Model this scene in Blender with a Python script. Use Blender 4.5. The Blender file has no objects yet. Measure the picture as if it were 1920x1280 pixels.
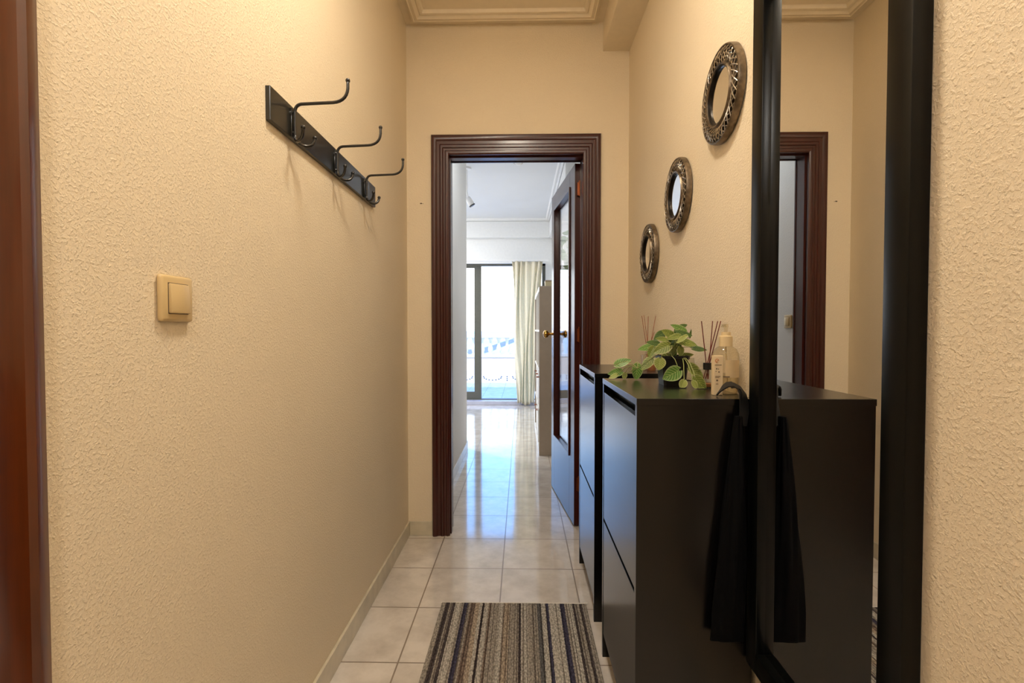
import bpy, bmesh, math, random
from mathutils import Vector, Matrix
random.seed(7)
S = bpy.context.scene
COL = S.collection
PI = math.pi
H = 1.13          # eye height
F = 917.0         # focal length in pixels of a 1920 px wide frame

def at(px, py, Y):
    """world point seen at pixel (px,py) on the plane at depth Y"""
    return Vector(((px-978)/F*Y, Y, H-(py-618)/F*Y))

# ------------------------------------------------------------------ materials
def new_mat(name):
    m = bpy.data.materials.new(name); m.use_nodes = True
    nt = m.node_tree
    return m, nt, nt.nodes['Principled BSDF']

def lin(c):
    return tuple(((v/255)/12.92 if v/255 <= .04045 else ((v/255+.055)/1.055)**2.4) for v in c)+(1,)

def coords(nt, scale=(1, 1, 1), loc=(0, 0, 0), kind='Object'):
    tc = nt.nodes.new('ShaderNodeTexCoord'); mp = nt.nodes.new('ShaderNodeMapping')
    mp.inputs['Scale'].default_value = scale; mp.inputs['Location'].default_value = loc
    nt.links.new(tc.outputs[kind], mp.inputs['Vector'])
    return mp.outputs['Vector']

def noise(nt, vec, scale, detail=3, rough=.5):
    n = nt.nodes.new('ShaderNodeTexNoise'); n.inputs['Scale'].default_value = scale
    n.inputs['Detail'].default_value = detail; n.inputs['Roughness'].default_value = rough
    nt.links.new(vec, n.inputs['Vector'])
    return n.outputs['Fac']

def ramp(nt, fac, stops):
    r = nt.nodes.new('ShaderNodeValToRGB')
    el = r.color_ramp.elements
    while len(el) < len(stops): el.new(.5)
    for e, (p, c) in zip(el, stops): e.position = p; e.color = c
    nt.links.new(fac, r.inputs['Fac'])
    return r.outputs['Color']

def bump(nt, bsdf, fac, strength, dist=.01):
    b = nt.nodes.new('ShaderNodeBump'); b.inputs['Strength'].default_value = strength
    b.inputs['Distance'].default_value = dist
    nt.links.new(fac, b.inputs['Height']); nt.links.new(b.outputs['Normal'], bsdf.inputs['Normal'])
    return b

def math_node(nt, op, a, b=None):
    n = nt.nodes.new('ShaderNodeMath'); n.operation = op
    for i, v in enumerate((a, b)):
        if v is None: continue
        if isinstance(v, (int, float)): n.inputs[i].default_value = v
        else: nt.links.new(v, n.inputs[i])
    return n.outputs[0]

def plain(name, rgb, rough=.5, metal=0, var=.06, nscale=30, bmp=0, bscale=200, coat=0, spec=.5):
    m, nt, b = new_mat(name)
    v = coords(nt)
    c = lin(rgb)
    d = tuple(x*(1-var) for x in c[:3])+(1,); l = tuple(min(1, x*(1+var)) for x in c[:3])+(1,)
    nt.links.new(ramp(nt, noise(nt, v, nscale), [(.3, d), (.7, l)]), b.inputs['Base Color'])
    b.inputs['Roughness'].default_value = rough; b.inputs['Metallic'].default_value = metal
    b.inputs['Coat Weight'].default_value = coat; b.inputs['Coat Roughness'].default_value = .08
    b.inputs['Specular IOR Level'].default_value = spec
    if bmp: bump(nt, b, noise(nt, v, bscale), bmp, .002)
    return m

def stucco(name, rgb, strength=.65, scale=185):
    m, nt, b = new_mat(name)
    v = coords(nt)
    c = lin(rgb)
    nt.links.new(ramp(nt, noise(nt, v, 2.2), [(.3, tuple(x*.96 for x in c[:3])+(1,)), (.7, c)]), b.inputs['Base Color'])
    b.inputs['Roughness'].default_value = .55; b.inputs['Specular IOR Level'].default_value = .3
    warp = nt.nodes.new('ShaderNodeVectorMath'); warp.operation = 'MULTIPLY_ADD'
    n0 = nt.nodes.new('ShaderNodeTexNoise'); n0.inputs['Scale'].default_value = 45
    nt.links.new(v, n0.inputs['Vector']); nt.links.new(n0.outputs['Color'], warp.inputs[0])
    warp.inputs[1].default_value = (.004, .004, .004); nt.links.new(v, warp.inputs[2])
    f1 = ramp(nt, noise(nt, warp.outputs[0], scale, 3, .55), [(.46, (0, 0, 0, 1)), (.80, (1, 1, 1, 1))])
    f2 = noise(nt, v, scale*2.6, 2)
    f = math_node(nt, 'ADD', f1, math_node(nt, 'MULTIPLY', f2, .35))
    bump(nt, b, f, strength, .0016)
    return m

def glass_mat(name, tint=(1, 1, 1, 1), refl=.05, rough=0.0):
    m = bpy.data.materials.new(name); m.use_nodes = True; nt = m.node_tree; nt.nodes.clear()
    out = nt.nodes.new('ShaderNodeOutputMaterial'); mix = nt.nodes.new('ShaderNodeMixShader')
    tr = nt.nodes.new('ShaderNodeBsdfTransparent'); tr.inputs['Color'].default_value = tint
    gl = nt.nodes.new('ShaderNodeBsdfGlossy'); gl.inputs['Roughness'].default_value = rough
    fr = nt.nodes.new('ShaderNodeLayerWeight'); fr.inputs['Blend'].default_value = .5
    sch = math_node(nt, 'ADD', math_node(nt, 'MULTIPLY', math_node(nt, 'POWER', fr.outputs['Facing'], 5), .9), refl)
    nt.links.new(sch, mix.inputs[0]); nt.links.new(tr.outputs[0], mix.inputs[1])
    nt.links.new(gl.outputs[0], mix.inputs[2]); nt.links.new(mix.outputs[0], out.inputs['Surface'])
    return m

def wood(name, dark, light, rough=.25, coat=.6, crough=.12, grain=(40, 40, 2.2), bmp=.08, spec=.5):
    m, nt, b = new_mat(name)
    v = coords(nt, grain)
    f = noise(nt, v, 1.6, 5, .6)
    nt.links.new(ramp(nt, f, [(.25, lin(dark)), (.75, lin(light))]), b.inputs['Base Color'])
    b.inputs['Roughness'].default_value = rough
    b.inputs['Coat Weight'].default_value = coat; b.inputs['Coat Roughness'].default_value = crough
    b.inputs['Specular IOR Level'].default_value = spec
    bump(nt, b, f, bmp, .002)
    return m

def emit(name, rgb, strength):
    m = bpy.data.materials.new(name); m.use_nodes = True; nt = m.node_tree; nt.nodes.clear()
    out = nt.nodes.new('ShaderNodeOutputMaterial'); e = nt.nodes.new('ShaderNodeEmission')
    e.inputs['Color'].default_value = rgb+(1,); e.inputs['Strength'].default_value = strength
    nt.links.new(e.outputs[0], out.inputs['Surface'])
    return m

def tile_mat(name, c1, c2, grout, size=.33, off=(0, 0), rough=.1, mortar=.0028, cloud=7, wav=.05, coat=.6):
    m, nt, b = new_mat(name)
    v = coords(nt, (1, 1, 1), (-off[0], -off[1], 0))
    br = nt.nodes.new('ShaderNodeTexBrick')
    br.offset = 0; br.squash = 1
    for k, val in (('Scale', 1), ('Mortar Size', mortar), ('Mortar Smooth', .1), ('Brick Width', size), ('Row Height', size), ('Bias', 0)):
        br.inputs[k].default_value = val
    br.inputs['Color1'].default_value = (1, 1, 1, 1); br.inputs['Color2'].default_value = (.93, .93, .93, 1)
    br.inputs['Mortar'].default_value = (0, 0, 0, 1)
    nt.links.new(v, br.inputs['Vector'])
    f = noise(nt, v, cloud, 6, .62)
    base = ramp(nt, f, [(.3, lin(c1)), (.62, lin(c2))])
    mul = nt.nodes.new('ShaderNodeMix'); mul.data_type = 'RGBA'; mul.blend_type = 'MULTIPLY'; mul.inputs[0].default_value = 1
    nt.links.new(base, mul.inputs[6]); nt.links.new(br.outputs['Color'], mul.inputs[7])
    mx = nt.nodes.new('ShaderNodeMix'); mx.data_type = 'RGBA'
    nt.links.new(br.outputs['Fac'], mx.inputs[0]); nt.links.new(mul.outputs[2], mx.inputs[6])
    mx.inputs[7].default_value = lin(grout)
    nt.links.new(mx.outputs[2], b.inputs['Base Color'])
    r = math_node(nt, 'ADD', math_node(nt, 'MULTIPLY', br.outputs['Fac'], .35), math_node(nt, 'ADD', math_node(nt, 'MULTIPLY', noise(nt, v, 60, 3), .10), rough-.05))
    nt.links.new(r, b.inputs['Roughness'])
    hgt = math_node(nt, 'ADD', math_node(nt, 'MULTIPLY', br.outputs['Fac'], -1.0), math_node(nt, 'MULTIPLY', noise(nt, v, 55, 3), wav*4))
    bump(nt, b, hgt, .6, .0012)
    b.inputs['Specular IOR Level'].default_value = .7
    b.inputs['Coat Weight'].default_value = coat; b.inputs['Coat Roughness'].default_value = .07
    return m

M = {}
M['wall'] = stucco('hall stucco', (236, 220, 192))
M['wall_white'] = stucco('white stucco', (232, 230, 226), .6, 150)
M['plaster'] = plain('smooth plaster', (236, 221, 194), .6, var=.02)
M['plaster_white'] = plain('white plaster', (232, 233, 232), .6, var=.02)
M['ceil_white'] = stucco('white ceiling stucco', (226, 228, 228), .35, 110)
M['tile'] = tile_mat('floor tile', (196, 186, 174), (224, 215, 204), (140, 124, 108), off=(-.091+.0014, 2.617))
M['skirt'] = plain('marble skirting', (204, 194, 170), .3, var=.12, nscale=14, coat=.3)
M['mahogany'] = wood('mahogany', (54, 14, 6), (66, 18, 8), .32, .25, .12, (55, 55, 3), .02)
M['oak_red'] = wood('orange brown wood', (72, 31, 8), (102, 47, 14), .3, .6)
M['black_wood'] = wood('black brown veneer', (6, 5, 5), (11, 9, 8), .27, .42, .24, grain=(60, 60, 3), bmp=.06, spec=.3)
M['black_edge'] = plain('black edge band', (14, 12, 12), .3, var=.1)
M['black_frame'] = plain('matte black frame', (8, 9, 8), .3, var=.1, spec=.2)
M['black_metal'] = plain('black enamel', (13, 11, 11), .28, var=.1, coat=.4)
M['rack_board'] = plain('black lacquered board', (26, 27, 24), .3, var=.1, nscale=12, coat=.3)
M['mirror'] = plain('mirror glass', (240, 240, 238), .0, 1, var=.0)
M['silver'] = plain('antique silver', (196, 184, 166), .3, .9, var=.35, nscale=60, bmp=.3, bscale=300)
M['aged'] = plain('aged dark silver', (118, 104, 86), .36, .85, var=.4, nscale=60, bmp=.3, bscale=300)
M['inner_black'] = plain('blackened inner rim', (34, 28, 22), .35, .7, var=.3)
M['beige_plastic'] = plain('beige plastic', (214, 188, 138), .3, var=.02, coat=.2)
M['brass'] = plain('brass', (206, 160, 84), .16, 1, var=.1)
M['copper'] = plain('copper hinge', (140, 76, 44), .35, .8, var=.1)
M['glass'] = glass_mat('window glass')
M['clear'] = glass_mat('clear bottle glass', (.93, .93, .9, 1))
M['clear_plastic'] = glass_mat('clear plastic', (.93, .90, .82, 1), rough=.05)
M['oil'] = plain('amber oil', (150, 98, 62), .1, var=.1)
M['gel'] = plain('pale gel', (214, 190, 148), .25, var=.04)
M['alu'] = plain('grey brown aluminium', (92, 92, 84), .4, .3, var=.05)
M['reed'] = plain('rattan reed', (150, 82, 52), .7, var=.2)
M['reed_dark'] = plain('dark reed', (110, 42, 32), .7, var=.2)
M['cream_cap'] = plain('cream pump plastic', (222, 200, 156), .35, var=.03)
M['label_cream'] = plain('cream carton', (230, 208, 168), .55, var=.03)
M['ink_orange'] = plain('orange ink', (190, 104, 48), .6)
M['ink_dark'] = plain('brown ink', (96, 78, 60), .6)
M['shelf_oak'] = plain('pale greige laminate', (164, 148, 130), .45, var=.03)
M['shelf_white'] = plain('white laminate', (232, 228, 220), .4, var=.02)
M['pot'] = plain('black plastic pot', (12, 12, 13), .4)
M['soil'] = plain('dark soil', (38, 30, 24), .9, var=.4, nscale=200)
M['stem'] = plain('plant stem', (150, 158, 96), .5, var=.15)
M['bag'] = plain('black fabric', (5, 5, 6), .8, var=.2, bmp=.3, bscale=500, spec=.1)
M['strap'] = plain('black leather strap', (9, 8, 7), .5, var=.2)
M['terrace'] = tile_mat('terrace tile', (160, 162, 170), (186, 188, 194), (124, 128, 142), .33, (0, .1), .5, coat=0)
M['render_white'] = plain('white render', (214, 210, 206), .7, var=.03)
M['render_cream'] = plain('cream render', (206, 188, 172), .7, var=.05, nscale=6)
M['motif_tile'] = plain('grey motif', (70, 70, 96), .5)
M['sill'] = plain('grey marble threshold', (178, 180, 196), .25, var=.1, nscale=10)
M['ground'] = plain('sandy ground', (190, 190, 192), .9, var=.05, nscale=.02)
M['grey_arc'] = plain('arc grey', (112, 108, 114), .9, var=.1, nscale=.1)
M['carton'] = plain('beige box', (190, 176, 140), .6)
M['white_enamel'] = plain('white enamel', (236, 236, 234), .3, var=.02)

def curtain_mat():
    m, nt, b = new_mat('cream curtain')
    v = coords(nt, (1, 1, 1))
    nt.links.new(ramp(nt, noise(nt, v, 40), [(.3, lin((238, 230, 210))), (.7, lin((246, 240, 222)))]), b.inputs['Base Color'])
    b.inputs['Roughness'].default_value = .8
    b.inputs['Transmission Weight'].default_value = 0
    nt2 = nt
    tl = nt.nodes.new('ShaderNodeBsdfTranslucent'); tl.inputs['Color'].default_value = lin((246, 238, 214))
    mx = nt.nodes.new('ShaderNodeMixShader'); mx.inputs[0].default_value = .35
    out = nt.nodes['Material Output']
    nt.links.new(b.outputs[0], mx.inputs[1]); nt.links.new(tl.outputs[0], mx.inputs[2]); nt.links.new(mx.outputs[0], out.inputs['Surface'])
    return m
M['curtain'] = curtain_mat()

def leaf_mat(name, g1, g2, vein, edge):
    """UV: u across -1..1 stored 0..1, v along 0..1"""
    m, nt, b = new_mat(name)
    tc = nt.nodes.new('ShaderNodeUVMap'); sp = nt.nodes.new('ShaderNodeSeparateXYZ')
    nt.links.new(tc.outputs[0], sp.inputs[0])
    au = math_node(nt, 'ABSOLUTE', math_node(nt, 'SUBTRACT', sp.outputs[0], .5))      # 0 at midrib, .5 at edge
    # veins: sin(k*(v - |u|*s))
    ph = math_node(nt, 'MULTIPLY', math_node(nt, 'SUBTRACT', sp.outputs[1], math_node(nt, 'MULTIPLY', au, .75)), 40)
    sv = math_node(nt, 'SINE', ph)
    veins = ramp(nt, sv, [(.60, (0, 0, 0, 1)), (.95, (1, 1, 1, 1))])
    mid = ramp(nt, au, [(.0, (1, 1, 1, 1)), (.03, (0, 0, 0, 1))])
    edg = ramp(nt, au, [(.38, (0, 0, 0, 1)), (.46, (1, 1, 1, 1))])
    base = ramp(nt, noise(nt, coords(nt), 60), [(.3, lin(g1)), (.7, lin(g2))])
    def mixc(f, a, c, k=1):
        x = nt.nodes.new('ShaderNodeMix'); x.data_type = 'RGBA'
        nt.links.new(math_node(nt, 'MULTIPLY', f, k), x.inputs[0]); nt.links.new(a, x.inputs[6]); x.inputs[7].default_value = lin(c)
        return x.outputs[2]
    c = mixc(veins, base, vein, .9); c = mixc(mid, c, vein, .9); c = mixc(edg, c, edge, .8)
    nt.links.new(c, b.inputs['Base Color']); b.inputs['Roughness'].default_value = .42
    b.inputs['Subsurface Weight'].default_value = 0
    tl = nt.nodes.new('ShaderNodeBsdfTranslucent'); nt.links.new(c, tl.inputs['Color'])
    mx = nt.nodes.new('ShaderNodeMixShader'); mx.inputs[0].default_value = .25
    out = nt.nodes['Material Output']
    nt.links.new(b.outputs[0], mx.inputs[1]); nt.links.new(tl.outputs[0], mx.inputs[2]); nt.links.new(mx.outputs[0], out.inputs['Surface'])
    return m
M['leaf_g'] = leaf_mat('bright green leaf', (84, 128, 50), (104, 150, 62), (176, 196, 122), (184, 200, 140))
M['leaf_o'] = leaf_mat('olive green leaf', (92, 112, 40), (122, 138, 54), (172, 178, 96), (178, 182, 116))
M['leaf_d'] = leaf_mat('dark green leaf', (44, 74, 26), (66, 98, 36), (112, 134, 64), (128, 146, 84))
M['leaf_p'] = leaf_mat('pale green leaf', (150, 166, 78), (170, 184, 96), (206, 212, 140), (216, 220, 160))

def rug_mat():
    m, nt, b = new_mat('striped woven rug')
    tc = nt.nodes.new('ShaderNodeTexCoord'); sp = nt.nodes.new('ShaderNodeSeparateXYZ'); nt.links.new(tc.outputs['Object'], sp.inputs[0])
    r = nt.nodes.new('ShaderNodeValToRGB'); r.color_ramp.interpolation = 'CONSTANT'
    fac = math_node(nt, 'MULTIPLY', math_node(nt, 'ADD', sp.outputs[0], 0), 1/.592)
    G = (176, 166, 152); L = (206, 198, 184); T = (192, 174, 152); D = (88, 78, 76); N = (78, 74, 92); B = (142, 124, 110); K = (112, 110, 108)
    seq = [(0, G), (.03, D), (.055, G), (.075, D), (.095, L), (.14, G), (.155, N), (.18, G), (.2, B), (.235, T), (.265, L), (.285, D), (.30, L),
           (.33, B), (.345, G), (.40, L), (.43, T), (.47, G), (.535, D), (.55, L), (.59, G), (.66, K), (.685, L), (.715, N), (.735, L), (.815, N), (.845, G), (.865, L), (.90, D), (.915, G), (.95, D), (.965, G)]
    seq = seq[:32]
    el = r.color_ramp.elements
    while len(el) < len(seq): el.new(.5)
    for e, (p, c) in zip(el, seq): e.position = p; e.color = lin(c)
    for e, (p, c) in zip(el, seq): e.position = p
    # wobble stripe edge a little
    v = coords(nt)
    wob = math_node(nt, 'MULTIPLY', math_node(nt, 'SUBTRACT', noise(nt, v, 120, 2), .5), .012)
    nt.links.new(math_node(nt, 'ADD', fac, wob), r.inputs[0])
    # yarn speckle
    v2 = coords(nt, (1, .45, 1))
    vo = nt.nodes.new('ShaderNodeTexVoronoi'); vo.inputs['Scale'].default_value = 190; nt.links.new(v2, vo.inputs['Vector'])
    sh = ramp(nt, vo.outputs['Distance'], [(.1, (1.0, 1.0, 1.0, 1)), (.75, (.42, .42, .42, 1))])
    mul = nt.nodes.new('ShaderNodeMix'); mul.data_type = 'RGBA'; mul.blend_type = 'MULTIPLY'; mul.inputs[0].default_value = 1
    nt.links.new(r.outputs[0], mul.inputs[6]); nt.links.new(sh, mul.inputs[7])
    n1 = nt.nodes.new('ShaderNodeTexNoise'); n1.noise_dimensions = '1D'; n1.inputs['Scale'].default_value = 130; n1.inputs['Detail'].default_value = 1
    nt.links.new(math_node(nt, 'ADD', sp.outputs[0], math_node(nt, 'MULTIPLY', wob, .25)), n1.inputs['W'])
    fine = ramp(nt, n1.outputs['Fac'], [(.36, (.45, .42, .42, 1)), (.48, (1, 1, 1, 1))])
    mu2 = nt.nodes.new('ShaderNodeMix'); mu2.data_type = 'RGBA'; mu2.blend_type = 'MULTIPLY'; mu2.inputs[0].default_value = 1
    nt.links.new(mul.outputs[2], mu2.inputs[6]); nt.links.new(fine, mu2.inputs[7])
    nt.links.new(mu2.outputs[2], b.inputs['Base Color'])
    b.inputs['Roughness'].default_value = .95; b.inputs['Specular IOR Level'].default_value = .1
    f = math_node(nt, 'ADD', math_node(nt, 'MULTIPLY', vo.outputs['Distance'], -1.0), math_node(nt, 'MULTIPLY', noise(nt, v, 90, 2), .6))
    bump(nt, b, f, .9, .004)
    return m
M['rug'] = rug_mat()

# ------------------------------------------------------------------ mesh helpers
class MB:
    def __init__(s): s.bm = bmesh.new()
    def box(s, x0, y0, z0, x1, y1, z1, bev=0, seg=2):
        vs = [s.bm.verts.new(p) for p in ((x0,y0,z0),(x1,y0,z0),(x1,y1,z0),(x0,y1,z0),(x0,y0,z1),(x1,y0,z1),(x1,y1,z1),(x0,y1,z1))]
        fs = [s.bm.faces.new([vs[i] for i in f]) for f in ((3,2,1,0),(4,5,6,7),(0,1,5,4),(1,2,6,5),(2,3,7,6),(3,0,4,7))]
        if bev:
            es = list({e for f in fs for e in f.edges})
            bmesh.ops.bevel(s.bm, geom=es, offset=bev, segments=seg, affect='EDGES', profile=.5)
        return s
    def tube(s, pts, r, seg=10, closed=False, caps=True):
        pts = [Vector(p) for p in pts]; n = len(pts)
        rr = r if isinstance(r, (list, tuple)) else [r]*n
        rings = []; up = None
        for i, p in enumerate(pts):
            if closed: t = pts[(i+1) % n]-pts[i-1]
            else: t = pts[min(i+1, n-1)]-pts[max(i-1, 0)]
            t.normalize()
            if up is None:
                a = Vector((0, 0, 1)) if abs(t.z) < .9 else Vector((1, 0, 0))
                up = (a-t*a.dot(t)).normalized()
            else:
                up = (up-t*up.dot(t))
                up.normalize()
            sd = t.cross(up)
            rings.append([s.bm.verts.new(p+(up*math.cos(2*PI*k/seg)+sd*math.sin(2*PI*k/seg))*rr[i]) for k in range(seg)])
        m = n if closed else n-1
        for i in range(m):
            A, B = rings[i], rings[(i+1) % n]
            for k in range(seg):
                s.bm.faces.new((A[k], A[(k+1) % seg], B[(k+1) % seg], B[k]))
        if caps and not closed:
            s.bm.faces.new(rings[0][::-1]); s.bm.faces.new(rings[-1])
        return s
    def lathe(s, prof, c, axis='Z', seg=32, sx=1, sy=1):
        """prof: list of (r, h)"""
        c = Vector(c); rings = []
        for (r, h) in prof:
            if r < 1e-6:
                p = {'Z': (0, 0, h), 'X': (h, 0, 0), 'Y': (0, h, 0)}[axis]
                rings.append([s.bm.verts.new(c+Vector(p))]); continue
            ring = []
            for k in range(seg):
                a = 2*PI*k/seg; u, v = r*math.cos(a)*sx, r*math.sin(a)*sy
                p = {'Z': (u, v, h), 'X': (h, u, v), 'Y': (v, h, u)}[axis]
                ring.append(s.bm.verts.new(c+Vector(p)))
            rings.append(ring)
        for A, B in zip(rings, rings[1:]):
            if len(A) == 1 and len(B) == 1: continue
            for k in range(seg):
                k2 = (k+1) % seg
                if len(A) == 1: s.bm.faces.new((A[0], B[k2], B[k]))
                elif len(B) == 1: s.bm.faces.new((A[k], A[k2], B[0]))
                else: s.bm.faces.new((A[k], A[k2], B[k2], B[k]))
        return s
    def ball(s, c, r, seg=16, sc=(1, 1, 1)):
        prof = [(r*math.sin(PI*i/10)*1.0, -r*math.cos(PI*i/10)*sc[2]) for i in range(11)]
        prof[0] = (0, prof[0][1]); prof[-1] = (0, prof[-1][1])
        return s.lathe(prof, c, seg=seg, sx=sc[0], sy=sc[1])
    def prism(s, poly, axis, a, b):
        """poly 2D points extruded between a and b along axis"""
        def mk(p, h):
            return {'X': (h, p[0], p[1]), 'Y': (p[0], h, p[1]), 'Z': (p[0], p[1], h)}[axis]
        A = [s.bm.verts.new(mk(p, a)) for p in poly]; B = [s.bm.verts.new(mk(p, b)) for p in poly]
        n = len(poly)
        for i in range(n): s.bm.faces.new((A[i], A[(i+1) % n], B[(i+1) % n], B[i]))
        s.bm.faces.new(A[::-1]); s.bm.faces.new(B)
        return s
    def grid(s, fn, nu, nv):
        vs = [[s.bm.verts.new(fn(i/nu, j/nv)) for j in range(nv+1)] for i in range(nu+1)]
        for i in range(nu):
            for j in range(nv):
                s.bm.faces.new((vs[i][j], vs[i+1][j], vs[i+1][j+1], vs[i][j+1]))
        return s

WL = {}
def build(name, mb, mat, parent=None, smooth=False, kind=None, autos=True, mods=None):
    bm = mb.bm
    bmesh.ops.recalc_face_normals(bm, faces=bm.faces)
    me = bpy.data.meshes.new(name)
    o = bpy.data.objects.new(name, me)
    base = WL.get(parent.name, Vector()) if parent else None
    if parent:
        bmesh.ops.translate(bm, verts=bm.verts, vec=-base); WL[o.name] = base.copy()
        o.parent = parent
    else: WL[o.name] = Vector()
    bm.to_mesh(me); bm.free()
    me.materials.append(mat)
    if smooth:
        for p in me.polygons: p.use_smooth = True
        if autos:
            try: me.set_sharp_from_angle(angle=math.radians(40))
            except Exception: pass
    COL.objects.link(o)
    if kind: o['kind'] = kind
    return o

def centre_origin(o, loc):
    """move a top-level mesh's origin to loc"""
    loc = Vector(loc); o.data.transform(Matrix.Translation(-loc)); o.location = loc; WL[o.name] = loc.copy()

def thing(name, loc, label=None, cat=None, group=None, kind=None):
    o = bpy.data.objects.new(name, None); o.location = loc; o.empty_display_size = .05
    COL.objects.link(o); WL[o.name] = Vector(loc)
    if label: o['label'] = label
    if cat: o['category'] = cat
    if group: o['group'] = group
    if kind: o['kind'] = kind
    return o

def tag(o, label, cat, group=None):
    o['label'] = label; o['category'] = cat
    if group: o['group'] = group
    return o

def struct(name, mb, mat, label=None, parent=None, smooth=False):
    o = build(name, mb, mat, parent, smooth)
    if not parent: o['kind'] = 'structure'
    if label: o['label'] = label
    return o

# ------------------------------------------------------------------ dimensions
XL, XR = -.623, .575        # hall side walls
YE = 2.66                   # end wall face
YB = -1.5                   # back wall
ZC = 2.775                  # ceiling
CX0, CX1 = -.52, .50        # passage behind the door
YP = 4.62                   # where the passage opens into the living room
YF = 7.4                    # window wall
OX0, OX1, OZ = -.397, .333, 2.076   # door opening

# ------------------------------------------------------------------ shell
struct('floor', MB().box(-4.2, YB-.1, -.12, .9, YF-.08, 0), M['tile'], 'glossy cream ceramic tile floor running from the hall into the living room')
struct('wall_left', MB().box(XL-.12, YB, 0, XL, YE+.1, 3.0), M['wall'], 'rough cream stucco wall on the left carrying the coat rack')
struct('wall_right', MB().box(XR, YB, 0, XR+.12, YE+.1, 3.0), M['wall'], 'rough cream stucco wall on the right carrying the mirrors')
struct('wall_back', MB().box(XL-.1, YB-.12, 0, XR+.1, YB, 3.0), M['wall'])
mb = MB()
mb.box(XL, YE, 0, OX0-.02, YE+.10, 3.0); mb.box(OX1+.02, YE, 0, XR, YE+.10, 3.0); mb.box(OX0-.02, YE, OZ+.02, OX1+.02, YE+.10, 3.0)
struct('wall_end', mb, M['wall'], 'cream stucco end wall around the dark door frame')
# skins behind the end wall, living side
mb = MB(); mb.box(-.74, YE+.10, 0, OX0-.02, YE+.115, 3.0); mb.box(OX1+.02, YE+.10, 0, .7, YE+.115, 3.0); mb.box(OX0-.02, YE+.10, OZ+.02, OX1+.02, YE+.115, 3.0)
struct('wall_passage_end', mb, M['wall_white'])
struct('ceiling', MB().box(XL-.1, YB-.1, ZC, XR+.1, YE+.1, 3.0), M['plaster'], 'cream hall ceiling')
struct('ceiling_living', MB().box(-4.3, YE+.115, ZC, .7, YF+.2, 3.0), M['ceil_white'], 'white living room ceiling seen through the doorway')
# soffit beam along the right wall
struct('trim_1', MB().box(.435, YB, 2.618, XR, YE, ZC), M['plaster'], 'boxed ceiling beam along the right hall wall')

def cornice_profile(scale=1):
    # (distance from wall, drop below the ceiling)
    return [(.0, .0), (.0, .006), (.040, .004), (.044, .020), (.054, .026), (.058, .022), (.075, .026), (.092, .014), (.098, .018), (.108, .016), (.112, .004), (.118, .0)]

def ring_sweep(mb, x0, y0, x1, y1, ztop, prof, k=1.0):
    corners = [(x0, y0, 1, 1), (x1, y0, -1, 1), (x1, y1, -1, -1), (x0, y1, 1, -1)]
    rings = []
    for cx, cy, sx, sy in corners:
        rings.append([mb.bm.verts.new((cx+sx*d*k, cy+sy*d*k, ztop-h*k)) for d, h in prof])
    for i in range(4):
        A, B = rings[i], rings[(i+1) % 4]
        for j in range(len(prof)-1):
            mb.bm.faces.new((A[j], B[j], B[j+1], A[j+1]))
    return mb
o = struct('trim_2', ring_sweep(MB(), XL, YB, .435, YE, ZC+.001, cornice_profile()), M['plaster'], 'moulded plaster cornice around the hall ceiling', smooth=True)
def path_sweep(mb, path, ztop, prof, k=1.0):
    rings = [[mb.bm.verts.new((x+sx*d*k, y+sy*d*k, ztop-h*k)) for d, h in prof] for x, y, sx, sy in path]
    for A, B in zip(rings, rings[1:]):
        for j in range(len(prof)-1): mb.bm.faces.new((A[j], B[j], B[j+1], A[j+1]))
    mb.bm.faces.new(rings[0]); mb.bm.faces.new(rings[-1])
    return mb
o = struct('trim_3', path_sweep(MB(), [(CX0, YP, 0, 1), (-4.2, YP, 1, 1), (-4.2, YF, 1, -1), (CX1, YF, -1, -1), (CX1, YE+.115, -1, 0)], ZC+.001, cornice_profile(), 1.25), M['plaster_white'], 'white moulded cornice around the living room ceiling', smooth=True)
o = struct('trim_4', path_sweep(MB(), [(CX0, YE+.115, 1, 0), (CX0, YP, 1, 0)], ZC+.001, cornice_profile(), 1.0), M['plaster_white'], smooth=True)

# passage & living room
struct('wall_passage_left', MB().box(CX0-.12, YE+.115, 0, CX0, YP, 3.0), M['wall_white'], 'white stucco wall on the left behind the doorway')
struct('wall_living_right', MB().box(CX1, YE+.115, 0, CX1+.12, YF+.2, 3.0), M['wall_white'])
struct('wall_living_near', MB().box(-4.2, YP-.12, 0, CX0-.12, YP, 3.0), M['wall_white'])
struct('wall_living_left', MB().box(-4.3, YP, 0, -4.2, YF+.2, 3.0), M['wall_white'])
WX0, WX1, WZ0, WZ1 = -2.6, .36, .06, 2.13
mb = MB(); mb.box(-4.2, YF, 0, WX0, YF+.2, 3.0); mb.box(WX1, YF, 0, CX1, YF+.2, 3.0); mb.box(WX0, YF, WZ1, WX1, YF+.2, 3.0)
struct('wall_far', mb, M['plaster_white'], 'white wall above the glazed balcony door')
struct('trim_5', MB().box(-4.2, YF-.10, 2.50, CX1-.08, YF, 2.74), M['plaster_white'], 'white boxed beam above the balcony door')
struct('trim_6', MB().box(CX1-.09, YP, 2.50, CX1, YF-.02, 2.72), M['plaster_white'])
struct('trim_7', MB().box(-2.7, YF-.10, 0, .44, YF+.2, WZ0, .004), M['sill'], 'grey marble threshold below the balcony door')

# skirting
struct('baseboard_left', MB().box(XL, .63, 0, XL+.010, YE, .078, .002), M['skirt'], 'cream marble baseboard along the left hall wall')
struct('baseboard_end', MB().box(XL+.010, YE-.010, 0, OX0-.092, YE, .078, .002), M['skirt'])
struct('baseboard_right', MB().box(XR-.010, YB, 0, XR, YE, .078, .002), M['skirt'])
struct('baseboard_passage', MB().box(CX0, YE+.135, 0, CX0+.010, YP, .078, .002), M['skirt'])

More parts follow.
